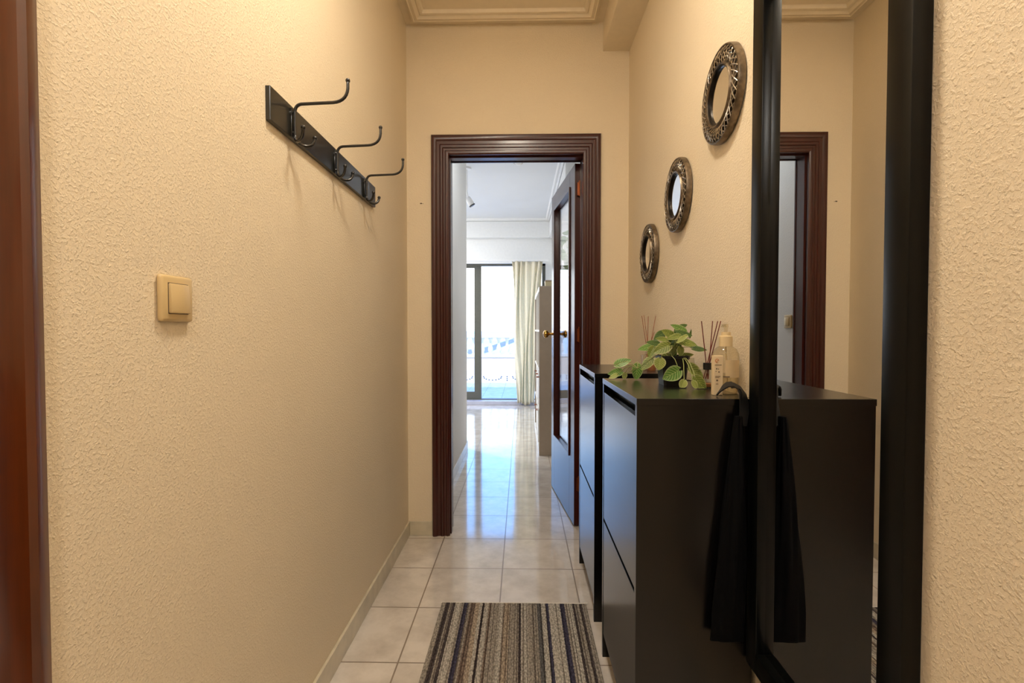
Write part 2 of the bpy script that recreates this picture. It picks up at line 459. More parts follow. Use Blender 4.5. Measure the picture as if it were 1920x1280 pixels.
# old nail holes
mb = MB(); p = at(790, 382, YE); mb.ball(p, .0042, 10, (1.5, .7, .8)); mb.ball(p+Vector((.010, 0, -.001)), .0018, 8)
tag(build('wall_plug', mb, M['ink_dark'], smooth=True), 'small brown screw plug in the end wall left of the door frame', 'wall plug')

# ------------------------------------------------------------------ door 1 (frame + open leaf)
d1 = thing('door_1', (.333, YE+.05, 0), 'dark mahogany door frame with a glazed door standing open into the passage', None, None, 'structure')
prof = [(-.004, .0), (-.004, .010), (.004, .016), (.012, .016), (.016, .011), (.026, .012), (.030, .017), (.040, .018), (.046, .013), (.060, .014), (.066, .021), (.078, .024), (.087, .022), (.092, .012), (.092, .0)]
def casing(mb, yface, sgn, topk=1.12):
    path = [(OX0, 0, -1, 0), (OX0, OZ, -1, 1), (OX1, OZ, 1, 1), (OX1, 0, 1, 0)]
    rings = []
    for x, z, sx, sz in path:
        rings.append([mb.bm.verts.new((x+sx*u, yface+sgn*v, z+sz*u*topk)) for u, v in prof])
    n = len(prof)
    for A, B in zip(rings, rings[1:]):
        for j in range(n-1): mb.bm.faces.new((A[j], A[j+1], B[j+1], B[j]))
        mb.bm.faces.new((A[n-1], A[0], B[0], B[n-1]))
    mb.bm.faces.new(rings[0]); mb.bm.faces.new(rings[-1])
    return mb
build('casing', casing(MB(), YE, -1), M['mahogany'], d1, smooth=True)
build('casing', casing(MB(), YE+.115, 1), M['mahogany'], d1, smooth=True)
mb = MB(); mb.box(OX0-.02, YE-.002, 0, OX0, YE+.117, OZ); mb.box(OX1, YE-.002, 0, OX1+.02, YE+.117, OZ); mb.box(OX0-.02, YE-.002, OZ, OX1+.02, YE+.117, OZ+.02)
mb.box(OX0, YE+.02, 0, OX0+.010, YE+.06, OZ-.01); mb.box(OX0, YE+.02, OZ-.012, OX1, YE+.06, OZ)
build('jamb', mb, M['mahogany'], d1)

# leaf: hinge point and direction
HP = Vector((.318, 2.785, 0)); ang = math.atan2(.086, .74)      # leaf runs to +Y and slightly to -X
def leafpt(s, t, z):   # s along the leaf, t across (towards -X side positive)
    dx, dy = -math.sin(ang), math.cos(ang)
    return Vector((HP.x+dx*s-dy*t, HP.y+dy*s+dx*t, z))
def leafbox(mb, s0, t0, z0, s1, t1, z1, bev=0):
    b = MB(); b.box(s0, t0, z0, s1, t1, z1, bev)
    for v in b.bm.verts: v.co = leafpt(*v.co)
    vm = {v: mb.bm.verts.new(v.co) for v in b.bm.verts}
    for f in b.bm.faces: mb.bm.faces.new([vm[v] for v in f.verts])
    b.bm.free(); return mb
LT, LW, LZ0, LZ1 = .018, .735, .008, 2.066
GS0, GS1, GZ0, GZ1 = .135, .615, .394, 1.955
mb = MB()
leafbox(mb, 0, -LT, LZ0, GS0, LT, LZ1, .002); leafbox(mb, GS1, -LT, LZ0, LW, LT, LZ1, .002)
leafbox(mb, GS0, -LT, LZ0, GS1, LT, GZ0); leafbox(mb, GS0, -LT, GZ1, GS1, LT, LZ1)
leaf = build('door_leaf', mb, M['mahogany'], d1)
mb = MB()
for t0, t1 in ((LT, LT+.008), (-LT-.008, -LT)):
    for a in ((GS0-.015, GZ0-.015, GS0+.006, GZ1+.015), (GS1-.006, GZ0-.015, GS1+.015, GZ1+.015), (GS0, GZ0-.015, GS1, GZ0+.006), (GS0, GZ1-.006, GS1, GZ1+.015)):
        leafbox(mb, a[0], t0, a[1], a[2], t1, a[3], .003)
build('glazing_bead', mb, M['mahogany'], leaf)
build('glass_panel', leafbox(MB(), GS0-.002, -.003, GZ0-.002, GS1+.002, .003, GZ1+.002), M['glass'], leaf)
for sgn in (1, -1):
    mb = MB(); c = leafpt(LW-.06, 0, 1.10)
    tx = Vector((-math.cos(ang), -math.sin(ang), 0))*sgn
    b = MB(); b.lathe([(0, .0), (.026, 0), (.026, .004), (.010, .006), (.008, .028), (.014, .034), (.025, .042), (.029, .052), (.026, .062), (.014, .069), (0, .071)], (0, 0, 0), seg=24)
    q = tx.to_track_quat('Z', 'Y')
    for v in b.bm.verts: v.co = c+tx*LT+q@v.co
    build('door_knob', b, M['brass'], leaf, smooth=True)
for z in (.25, 1.10, 1.92):
    mb = MB(); mb.tube([(OX1-.008, YE+.110, z-.040), (OX1-.008, YE+.110, z+.040)], .0045, 10)
    mb.box(OX1-.020, YE+.109, z-.036, OX1-.008, YE+.1175, z+.036)
    mb.ball((OX1-.008, YE+.110, z+.043), .005, 8)
    build('hinge', mb, M['copper'], d1, smooth=True)

# door casing beside the camera on the left wall
mb = MB(); mb.prism([(.615, XL), (.615, XL+.010), (.608, XL+.018), (.592, XL+.021), (.586, XL+.015), (.545, XL+.015), (.535, XL+.021), (.520, XL+.021), (.515, XL)], 'Z', 0, 2.2)
for v in mb.bm.verts: v.co = Vector((v.co.y, v.co.x, v.co.z))
d2 = struct('door_2', mb, M['oak_red'], 'orange brown wooden door casing at the left edge', smooth=True)
mb = MB(); mb.box(XL-.001, -.30, 0, XL+.006, .515, 2.1)
struct('door_leaf', mb, M['oak_red'], parent=d2)
mb = MB(); mb.box(-.35, YB, 0, .4, YB+.03, 2.08, .003)
struct('door_3', mb, M['mahogany'], 'dark front door behind the viewer')

# ------------------------------------------------------------------ balcony door (window_1)
w = thing('window_1', (-1.1, YF+.1, WZ0), 'wide sliding balcony door with grey brown aluminium frame', None, None, 'structure')
ya, yb = YF+.05, YF+.15
mb = MB(); mb.box(WX0, ya, WZ1-.03, WX1, yb, WZ1); mb.box(WX0, ya, WZ0, WX1, yb, WZ0+.012); mb.box(WX0, ya, WZ0, WX0+.05, yb, WZ1); mb.box(WX1-.05, ya, WZ0, WX1, yb, WZ1)
build('window_frame', mb, M['alu'], w)
def sash(x0, x1, y, dx0, dx1):
    mb = MB(); z0, z1 = WZ0+.012, WZ1-.03
    mb.box(x0, y, z0, x0+dx0, y+.035, z1); mb.box(x1-dx1, y, z0, x1, y+.035, z1)
    mb.box(x0+dx0, y, z0, x1-dx1, y+.035, z0+.11); mb.box(x0+dx0, y, z1-.03, x1-dx1, y+.035, z1)
    o = build('sash', mb, M['alu'], w)
    build('pane', MB().box(x0+dx0, y+.014, z0+.11, x1-dx1, y+.020, z1-.03), M['glass'], o)
sash(-1.58, -.615, ya+.008, .06, .105)
sash(WX0+.05, -1.50, ya+.055, .06, .06)

# curtain
cx0, cx1 = at(960, 0, 7.26).x, at(1019, 0, 7.26).x
def curt(u, v):
    top = Vector((cx0+(cx1-cx0)*u, 0, 2.14))
    bx0, bx1 = at(978, 0, 7.26).x-.07, at(1003, 0, 7.26).x
    zt = 2.14; zb = .03+.05*math.sin(PI*u)*0+.02*math.sin(9*u)
    z = zt+(zb-zt)*v
    k = min(1, v*1.0)
    x = top.x+(bx0+(bx1-bx0)*u-top.x)*(k**.8)
    amp = .035*(1-.3*v)
    y = 7.26+amp*math.sin(u*PI*2*5.5+1.2*math.sin(v*3))+.012*math.sin(u*40+v*5)
    x += .012*math.sin(v*7+u*11)
    return Vector((x, y, z))
o = build('curtain', MB().grid(curt, 90, 40), M['curtain'], smooth=True, autos=False)
md = o.modifiers.new('thick', 'SOLIDIFY'); md.thickness = .003
tag(o, 'long gathered cream curtain hanging at the right of the balcony door', 'curtain'); centre_origin(o, (.15, 7.26, .03))
o = build('curtain_rail', MB().box(-2.7, 7.24, 2.145, .40, 7.275, 2.165, .003), M['white_enamel'])
tag(o, 'slim white curtain rail along the top of the balcony door', 'curtain rail'); 
for x in (-2.2, -1.0, .1): build('bracket', MB().box(x, 7.255, 2.15, x+.03, YF, 2.162), M['white_enamel'], o)

# ------------------------------------------------------------------ terrace
struct('floor_terrace', MB().box(-6, YF+.2, -.12, 5, 10.6, .0), M['terrace'], 'pale blue grey tiled terrace floor outside the glass')
bal = thing('balustrade', (-.5, 10.5, 0), 'low white terrace parapet with a row of turned balusters beyond the window', 'balustrade')
build('parapet', MB().box(-6, 10.42, 0, 5, 10.6, .56), M['render_cream'], bal)
mb = MB(); mb.box(-6, 10.40, .54, 5, 10.62, .60, .008)
build('base_rail', mb, M['render_white'], bal)
build('top_rail', MB().box(-6, 10.40, .955, 5, 10.63, 1.03, .012), M['render_white'], bal)
mb = MB()
mb.box(-6, 10.412, .0, 5, 10.42, .155); nband = len(mb.bm.faces)
for k in range(-3, 2):
    cx = -.62+k*.62
    for i in range(9):     # dotted swags of the patterned tile
        a = PI+PI*i/8
        p = (cx+.19*math.cos(a), .13+.075*math.sin(a))
        mb.box(p[0]-.013, 10.407, p[1]-.009, p[0]+.013, 10.413, p[1]+.009)
    for z in (.05, .09, .13): mb.box(cx+.31-.011, 10.407, z-.01, cx+.31+.011, 10.413, z+.01)
tb = build('tile_band', mb, M['render_white'], bal)
tb.data.materials.append(M['motif_tile'])
for p in tb.data.polygons:
    if p.index >= nband: p.material_index = 1
bp = [(.0, .60), (.05, .60), (.05, .625), (.035, .635), (.045, .66), (.056, .70), (.05, .745), (.032, .80), (.024, .85), (.034, .868), (.026, .88), (.045, .925), (.05, .955), (0, .955)]
for i in range(34):
    b = build('baluster', MB().lathe(bp, (-3.16+.178*i-.0, 10.51, 0), seg=14), M['render_white'], bal, smooth=True)
# ground and a curved grey strip below
o = struct('ground', MB().box(-900, 14, -6.2, 900, 2500, -6.0), M['ground'], 'pale hazy ground far below the terrace')
def gp(px, py):
    Y = F*(H+6)/(py-618.0); return Vector(((px-978)/F*Y, Y, -5.95))
lo = [(780, 671), (875, 668), (902, 664), (925, 657), (945, 649), (968, 640), (1000, 632)]
hi = [(780, 659), (875, 656), (902, 653), (925, 647), (945, 640), (968, 633), (1000, 628)]
mb = MB(); A = [gp(*p) for p in lo]; B = [gp(*p) for p in hi]
va = [[mb.bm.verts.new(p+Vector((0, 0, dz))) for p in L] for L, dz in ((A, 0), (B, 0), (B, -.05), (A, -.05))]
for r in range(4):
    R, T = va[r], va[(r+1) % 4]
    for i in range(len(lo)-1): mb.bm.faces.new((R[i], R[i+1], T[i+1], T[i]))
struct('grey_arc', mb, M['grey_arc'], 'curved grey strip far below the terrace')

# ------------------------------------------------------------------ living room furniture
sh = thing('shelving_unit', (.32, 5.05, 0), 'pale open cube shelving unit standing behind the open door', 'shelf')
x0, x1, y0, y1, zt = .157, .490, 4.37, 5.79, 1.52
build('side_panel', MB().box(x0, y0, .0, x1, y0+.038, zt, .002), M['shelf_oak'], sh)
build('side_panel', MB().box(x0, y1-.038, .0, x1, y1, zt, .002), M['shelf_oak'], sh)
build('top_panel', MB().box(x0, y0+.038, zt-.038, x1, y1-.038, zt, .001), M['shelf_white'], sh)
build('bottom_panel', MB().box(x0, y0+.038, .0, x1, y1-.038, .038, .001), M['shelf_white'], sh)
build('back_panel', MB().box(x1-.008, y0+.038, .038, x1, y1-.038, zt-.038), M['shelf_white'], sh)
for i in range(1, 4):
    z = .038+(zt-.076)*i/4
    build('shelf_board', MB().box(x0+.002, y0+.038, z-.009, x1-.008, y1-.038, z+.009), M['shelf_white'], sh)
for i in range(1, 4):
    y = y0+.038+(y1-y0-.076)*i/4
    build('divider', MB().box(x0+.004, y-.008, .038, x1-.008, y+.008, zt-.038), M['shelf_white'], sh)
# drawer inserts with small pulls
for (iy, iz) in ((0, 1), (1, 1), (1, 0), (2, 0), (2, 1)):
    ya_ = y0+.038+(y1-y0-.076)*iy/4+.010; yb_ = y0+.038+(y1-y0-.076)*(iy+1)/4-.010
    za = .038+(zt-.076)*iz/4+.012; zb = .038+(zt-.076)*(iz+1)/4-.012
    dr = build('drawer', MB().box(x0+.008, ya_, za, x1-.02, yb_, zb, .003), M['shelf_white'], sh)
    mb = MB(); yc = (ya_+yb_)/2; zc = zb-.06
    mb.tube([(x0+.008, yc-.03, zc), (x0-.016, yc-.026, zc), (x0-.020, yc, zc), (x0-.016, yc+.026, zc), (x0+.008, yc+.03, zc)], .0035, 8)
    build('drawer_handle', mb, M['copper'], dr, smooth=True)
bx = build('storage_box', MB().box(.215, 4.45, zt, .30, 4.60, zt+.055, .003), M['carton'])
tag(bx, 'small beige box on top of the shelving unit', 'box'); centre_origin(bx, (.26, 4.52, zt))
lid = build('lid', MB().box(.212, 4.447, zt+.048, .303, 4.603, zt+.060, .003), M['shelf_oak'], bx)

def leaf_mesh(mb, L, W, mtx, fold=.25, curl=.3, heart=.12, uvs=None):
    nu, nv = 6, 8
    rows = []
    uvl = mb.bm.loops.layers.uv.verify()
    for j in range(nv+1):
        t = j/nv
        wd = W*.5*(math.sin(PI*min(1, t*.98+.02)**.72))**.85*(1 if t < .999 else 0)
        if j == nv: wd = 0
        if j == 0: wd = W*.10
        row = []
        for i in range(nu+1):
            u = i/nu*2-1
            yb = L*t-heart*L*abs(u)**1.5*(1-t)**2*1.6
            z = fold*abs(u)*wd-curl*L*t*t*.5+.05*L*math.sin(t*9)*abs(u)*.3
            row.append((mb.bm.verts.new(mtx@Vector((u*wd, yb, z))), (i/nu, t)))
        rows.append(row)
    for j in range(nv):
        for i in range(nu):
            q = [rows[j][i], rows[j][i+1], rows[j+1][i+1], rows[j+1][i]]
            try:
                f = mb.bm.faces.new([a[0] for a in q])
                for lp, a in zip(f.loops, q): lp[uvl].uv = a[1]
            except ValueError: pass
    return mb

def leaf_matrix(base, dirv, normal):
    y = dirv.normalized(); z = (normal-y*normal.dot(y)).normalized(); x = y.cross(z)
    m = Matrix((x, y, z)).transposed().to_4x4(); m.translation = base
    return m

# trailing plant on the shelving unit
sp = thing('leafy_plant', (.42, 4.62, zt), 'green leafy plant on top of the shelving unit seen through the door glass', 'plant')
mb = MB(); mb.lathe([(0, zt), (.045, zt), (.062, zt+.10), (.056, zt+.10), (.05, zt+.085), (0, zt+.085)], (.42, 4.62, 0), seg=20)
build('pot', mb, M['white_enamel'], sp, smooth=True)
rnd = random.Random(3); mb = MB()
tips = []
for i in range(26):
    a = rnd.uniform(0, 2*PI); r = rnd.uniform(.02, .13); z = zt+rnd.uniform(.14, .52)
    tip = Vector((min(.42+r*math.cos(a)*.5, .465), 4.62+r*math.sin(a), z)); tips.append(tip)
    mb.tube([(.42, 4.62, zt+.08), Vector((.42, 4.62, zt+.08)).lerp(tip, .6)+Vector((0, 0, .03)), tip], .002, 5)
build('stem', mb, M['stem'], sp, smooth=True)
for tip in tips:
    L = rnd.uniform(.05, .085); d = Vector((rnd.uniform(-1, .2), rnd.uniform(-1, 1), rnd.uniform(-.5, .5)))
    if tip.x > .44: d.x = -abs(d.x)
    mb = MB(); leaf_mesh(mb, L, L*.7, leaf_matrix(tip, d, Vector((-.4, -1, .6))), .2, .3)
    build('leaf', mb, M['leaf_g'], sp, smooth=True, autos=False)

# ceiling spotlight and smoke detector
c = at(885, 375, 5.0)
sl = thing('ceiling_spotlight', (c.x-.05, 5.0, ZC), 'small white tilted ceiling spotlight beyond the doorway', 'spotlight')
build('ceiling_rose', MB().lathe([(0, 0), (.045, 0), (.045, -.018), (.0, -.022)], (c.x-.05, 5.0, ZC), seg=24), M['white_enamel'], sl, smooth=True)
build('arm', MB().tube([(c.x-.05, 5.0, ZC-.02), (c.x-.05, 5.0, 2.52), (c.x-.035, 5.0, 2.46)], .006, 8), M['white_enamel'], sl, smooth=True)
b = MB(); b.lathe([(0, .0), (.024, 0), (.030, .02), (.032, .085), (.028, .086), (.026, .07), (0, .07)], (0, 0, 0), seg=24)
q = Vector((.45, .1, -.75)).normalized().to_track_quat('Z', 'Y')
for v in b.bm.verts: v.co = Vector((c.x-.045, 5.0, 2.475))+q@v.co
hd = build('lamp_head', b, M['white_enamel'], sl, smooth=True)
b = MB(); b.lathe([(0, .086), (.030, .086), (.0325, .088), (.0325, .098), (.028, .098), (0, .09)], (0, 0, 0), seg=24)
for v in b.bm.verts: v.co = Vector((c.x-.045, 5.0, 2.475))+q@v.co
build('rim', b, M['black_metal'], hd, smooth=True)
mb = MB(); mb.lathe([(0, -.030), (.020, -.028), (.030, -.018), (.040, -.012), (.046, 0), (0, 0)], (-.035, 4.84, ZC), seg=28)
o = build('smoke_detector', mb, M['white_enamel'], smooth=True); tag(o, 'small round white detector on the passage ceiling', 'smoke detector'); centre_origin(o, (-.035, 4.84, ZC))
build('rim', MB().lathe([(.036, -.016), (.047, -.013), (.050, -.004), (.046, 0), (.036, -.016)], (-.035, 4.84, ZC), seg=28), M['silver'], o, smooth=True)

# ------------------------------------------------------------------ light switches
def switch(x, y, z, label):
    t = thing('light_switch', (x, y, z), label, 'light switch', None)
    mb = MB(); mb.box(x, y-.041, z-.041, x+.011, y+.041, z+.041, .006, 3)
    build('switch_plate', mb, M['beige_plastic'], t, smooth=True)
    mb = MB(); mb.box(x+.008, y-.026, z-.0275, x+.0115, y+.026, z+.0275, .001)
    build('gap', mb, M['ink_dark'], t)
    mb = MB(); mb.box(x+.008, y-.0245, z-.026, x+.0165, y+.0245, z+.026, .0025, 2)
    for v in mb.bm.verts:
        if v.co.x > x+.012: v.co.x += (v.co.z-z)*-.06
    build('rocker', mb, M['beige_plastic'], t, smooth=True)
switch(XL, .862, 1.185, 'beige square rocker light switch on the left wall below the coat rack')
switch(CX0, 3.06, 1.18, 'cream light switch on the white passage wall, seen only in the tall mirror')

# ------------------------------------------------------------------ coat rack
ra = thing('coat_rack', (XL, 1.62, 1.68), 'black wall coat rack with three double hooks on the left wall', 'coat rack')
mb = MB(); mb.box(XL-.001, 1.19, 1.640, XL+.0125, 2.045, 1.724, .002)
build('board', mb, M['rack_board'], ra)
def arc(p0, p1, p2, n=7):
    return [p0.lerp(p1, i/n).lerp(p1.lerp(p2, i/n), i/n) for i in range(n+1)]
for yk in (1.300, 1.600, 1.900):
    X = XL+.0125
    mb = MB()
    mb.lathe([(0, 0), (.010, 0), (.010, .003), (.0, .004)], (X, yk, 1.70), 'X', 16)
    mb.box(X, yk-.008, 1.641, X+.004, yk+.008, 1.716, .0018)
    V = Vector
    # upper arm: stem up, out, and up again
    path = [V((X+.009, yk, 1.648)), V((X+.009, yk, 1.690))]
    path += arc(V((X+.009, yk, 1.705)), V((X+.009, yk, 1.729)), V((X+.033, yk, 1.728)))
    path += arc(V((X+.110, yk, 1.731)), V((X+.148, yk, 1.733)), V((X+.151, yk, 1.768)))
    path += [V((X+.151, yk, 1.785))]
    mb.tube(path, .0042, 10)
    mb.ball(V((X+.151, yk, 1.788)), .0062, 14)
    # lower pair
    for s in (-1, 1):
        pth = [V((X+.009, yk, 1.655))]
        pth += arc(V((X+.009, yk, 1.645)), V((X+.014, yk+.010*s, 1.618)), V((X+.034, yk+.024*s, 1.626)))
        pth += arc(V((X+.034, yk+.024*s, 1.626)), V((X+.046, yk+.033*s, 1.630)), V((X+.047, yk+.036*s, 1.652)), 5)
        mb.tube(pth, .0042, 10); mb.ball(pth[-1], .0062, 12)
    hk = build('hook', mb, M['black_metal'], ra, smooth=True)
    for z in (1.652, 1.706):
        build('screw', MB().lathe([(0, 0), (.0042, 0), (.003, .0022), (0, .0026)], (X+.004, yk-.0, z), 'X', 12), M['black_metal'], hk, smooth=True)

# ------------------------------------------------------------------ round openwork mirrors
def round_mirror(px, py, D, label):
    Xm = XR-.020
    y = Xm*F/(px-978); z = H-(py-618)/F*y
    R = D/2
    t = thing('round_mirror', (XR, y, z), label, 'mirror', 'round openwork mirrors climbing the right wall')
    c = Vector((0, y, z))
    def ring(r, x, n=72): return [(x, y+r*math.cos(2*PI*i/n), z+r*math.sin(2*PI*i/n)) for i in range(n)]
    mb = MB()
    mb.lathe([(R*.955, -.004), (R, -.004), (R, -.016), (R*.985, -.022), (R*.96, -.023), (R*.945, -.018), (R*.955, -.004)], (XR, y, z), 'X', 72)
    shade_mb = MB(); shade_mb.lathe([(R*.62, -.003), (R*.96, -.003), (R*.96, -.007), (R*.62, -.007), (R*.62, -.003)], (XR, y, z), 'X', 64)
    build('gap_shade', shade_mb, M['pot'], t)  # dark disc stands in for the shadow between the openwork wires
    build('outer_rim', mb, M['aged'], t, smooth=True)
    mb = MB()
    mb.lathe([(R*.60, -.004), (R*.665, -.004), (R*.665, -.022), (R*.64, -.028), (R*.60, -.026), (R*.575, -.012), (R*.575, -.004), (R*.60, -.004)], (XR, y, z), 'X', 64)
    build('inner_rim', mb, M['aged'], t, smooth=True)
    mb = MB()
    mb.lathe([(R*.575, -.004), (R*.590, -.0235), (R*.572, -.0235), (R*.555, -.0160), (R*.575, -.004)], (XR, y, z), 'X', 64)
    build('inner_lip', mb, M['inner_black'], t, smooth=True)
    mb = MB(); n = 36
    for k in range(n):
        a0 = 2*PI*k/n
        for sg, xo in ((1, -.019), (-1, -.015)):
            pts = []
            for i in range(8):
                u = i/7; r = R*(.655+.30*u); a = a0+sg*(u-.5)*2*PI/n*2.1
                pts.append((XR+xo-.007*math.sin(PI*u), y+r*math.cos(a), z+r*math.sin(a)))
            mb.tube(pts, R*.0115, 5)
    build('openwork', mb, M['silver'], t, smooth=True)
    mb = MB(); mb.lathe([(0, -.003), (R*.575, -.003), (R*.575, -.0165), (0, -.0165)], (XR, y, z), 'X', 64)
    build('mirror_glass', mb, M['mirror'], t)
round_mirror(1341, 188, .260, 'uppermost and nearest of the three round openwork silver mirrors, beside the tall mirror')
round_mirror(1262, 370, .262, 'middle one of the three round openwork silver mirrors on the right wall')
round_mirror(1211, 477, .258, 'lowest and farthest of the three round openwork silver mirrors, closest to the doorway')

# ------------------------------------------------------------------ tall mirror
tm = thing('wall_mirror', (XR, .945, .325), 'tall rectangular wall mirror with a deep black frame on the right wall', 'mirror')
A0, A1, FW = .703, 1.182, .049; Z0, Z1 = .325, 1.945; XF = .545; XG = .5665
mb = MB()
def fr(y0, z0, y1, z1, bev=.003): mb.box(XF, y0, z0, XR, y1, z1, bev)
fr(A0, Z0, A0+FW, Z1); fr(A1-FW, Z0, A1, Z1); fr(A0+FW-.002, Z0, A1-FW+.002, Z0+FW); fr(A0+FW-.002, Z1-FW, A1-FW+.002, Z1)
build('mirror_frame', mb, M['black_frame'], tm, smooth=True)
build('mirror_glass', MB().box(XG, A0+FW-.003, Z0+FW-.003, XR-.001, A1-FW+.003, Z1-FW+.003), M['mirror'], tm)

# ------------------------------------------------------------------ shoe cabinets
def cabinet(y0, y1, label):
    x0, x1, zt = .280, XR-.012, .963
    t = thing('shoe_cabinet', ((x0+x1)/2, (y0+y1)/2, 0), label, 'cabinet')
    build('top_panel', MB().box(x0-.001, y0-.002, zt-.0165, x1, y1+.002, zt, .0008), M['black_wood'], t)
    for a, b in ((y0, y0+.016), (y1-.016, y1)):
        mb = MB(); mb.prism([(x0, 0), (x0+.035, 0), (x0+.05, .05), (x1-.05, .05), (x1-.035, 0), (x1, 0), (x1, zt-.0165), (x0, zt-.0165)], 'Y', a, b)
        build('side_panel', mb, M['black_wood'], t)
    build('back_panel', MB().box(x1-.006, y0+.016, .09, x1, y1-.016, zt-.0165), M['black_wood'], t)
    build('bottom_panel', MB().box(x0+.03, y0+.016, .08, x1-.006, y1-.016, .095), M['black_wood'], t)
    for za, zb in ((.487, .917), (.085, .475)):
        build('door', MB().box(x0+.001, y0+.019, za, x0+.017, y1-.019, zb, .001), M['black_wood'], t)
    # dark inner baffle behind the finger gap
    build('rail', MB().box(x0+.03, y0+.016, .88, x0+.045, y1-.016, zt-.0165), M['black_edge'], t)
    build('rail', MB().box(x0+.03, y0+.016, .44, x0+.045, y1-.016, .52), M['black_edge'], t)
cabinet(1.190, 1.685, 'black-brown two-door shoe cabinet nearest the tall mirror, carrying the potted plant')
cabinet(1.872, 2.362, 'black-brown two-door shoe cabinet farther away, right beside the doorway')

ZT = .963
# ------------------------------------------------------------------ potted plant
pc = at(1259, 719, 1.505)
PY = 1.505
pp = thing('potted_plant', (pc.x, PY, ZT), 'trailing green veined-leaf plant in a square black pot on the near cabinet', 'plant')
mb = MB(); s0, s1 = .033, .041
lo_ = [(-1, -1), (1, -1), (1, 1), (-1, 1)]
rings = []
for s, z in ((s0, 0), (s1-.002, .078), (s1+.001, .080), (s1+.001, .089), (s1-.003, .089), (s1-.004, .076)):
    ring = []
    for cx, cy in lo_:
        for ex, ey in (((-cx*.0, -cy*.18)), ((-cx*.18, -cy*.0))):
            ring.append(mb.bm.verts.new((pc.x+s*(cx+ex), PY+s*(cy+ey), ZT+z)))
    # order corner pairs consistently
    order = []
    for i, (cx, cy) in enumerate(lo_):
        a, b_ = ring[2*i], ring[2*i+1]
        order += ([a, b_] if i in (0, 2) else [b_, a])
    rings.append(order)
for Aa, Bb in zip(rings, rings[1:]):
    for k in range(8): mb.bm.faces.new((Aa[k], Aa[(k+1) % 8], Bb[(k+1) % 8], Bb[k]))
mb.bm.faces.new(rings[0])
build('pot', mb, M['pot'], pp)
build('soil', MB().box(pc.x-.031, PY-.031, ZT+.05, pc.x+.031, PY+.031, ZT+.076), M['soil'], pp)
# (zoom x, zoom y, length, width, tip angle deg in picture, depth, material, turn)
leaves = [
 (365, 632, 150, 95, 20, 1.47, 'g', .5), (280, 737, 135, 85, 190, 1.46, 'g', -.4), (262, 788, 85, 48, 200, 1.45, 'p', .2),
 (375, 782, 62, 55, 265, 1.45, 'p', .1), (497, 735, 150, 125, 262, 1.43, 'g', -.5), (595, 655, 150, 100, 225, 1.39, 'o', .6),
 (722, 655, 110, 118, 262, 1.30, 'p', .2), (838, 757, 175, 150, 208, 1.275, 'g', -.2), (952, 866, 88, 84, 248, 1.275, 'p', .3),
 (1085, 728, 180, 130, 320, 1.31, 'o', .4), (1130, 850, 165, 110, 305, 1.33, 'o', -.6), (1078, 895, 88, 62, 300, 1.28, 'p', .2),
 (590, 487, 180, 85, 190, 1.40, 'g', .9), (640, 535, 110, 90, 240, 1.37, 'o', .4), (740, 500, 165, 120, 205, 1.30, 'o', .2),
 (738, 402, 115, 62, 170, 1.31, 'o', .8), (855, 385, 130, 66, 195, 1.29, 'o', .6), (905, 292, 160, 80, 155, 1.33, 'g', .4),
 (955, 272, 82, 50, 20, 1.37, 'd', .2), (965, 350, 150, 80, 350, 1.31, 'd', .7), (1027, 345, 80, 26, 80, 1.37, 'd', 0),
 (1000, 440, 170, 100, 350, 1.30, 'o', .9), (935, 405, 120, 45, 215, 1.28, 'p', .5), (1120, 502, 125, 66, 355, 1.34, 'd', .8),
 (995, 562, 120, 66, 10, 1.33, 'o', .7), (800, 345, 130, 95, 150, 1.33, 'o', .4), (715, 375, 120, 90, 215, 1.35, 'd', .5),
 (850, 565, 110, 80, 255, 1.36, 'd', .2), (905, 470, 140, 100, 300, 1.34, 'd', .5), (765, 585, 130, 75, 200, 1.33, 'o', .8),
 (655, 440, 120, 70, 170, 1.39, 'd', .3), (890, 330, 110, 80, 100, 1.37, 'd', .3), (1060, 470, 110, 80, 330, 1.36, 'd', .5),
 (820, 450, 130, 90, 230, 1.33, 'd', .4), (930, 530, 90, 70, 270, 1.31, 'o', .3)]
crown = Vector((pc.x, PY, ZT+.085))
smb = MB(); rnd = random.Random(11)
hub_l = Vector(at(1195, 690, 1.58))
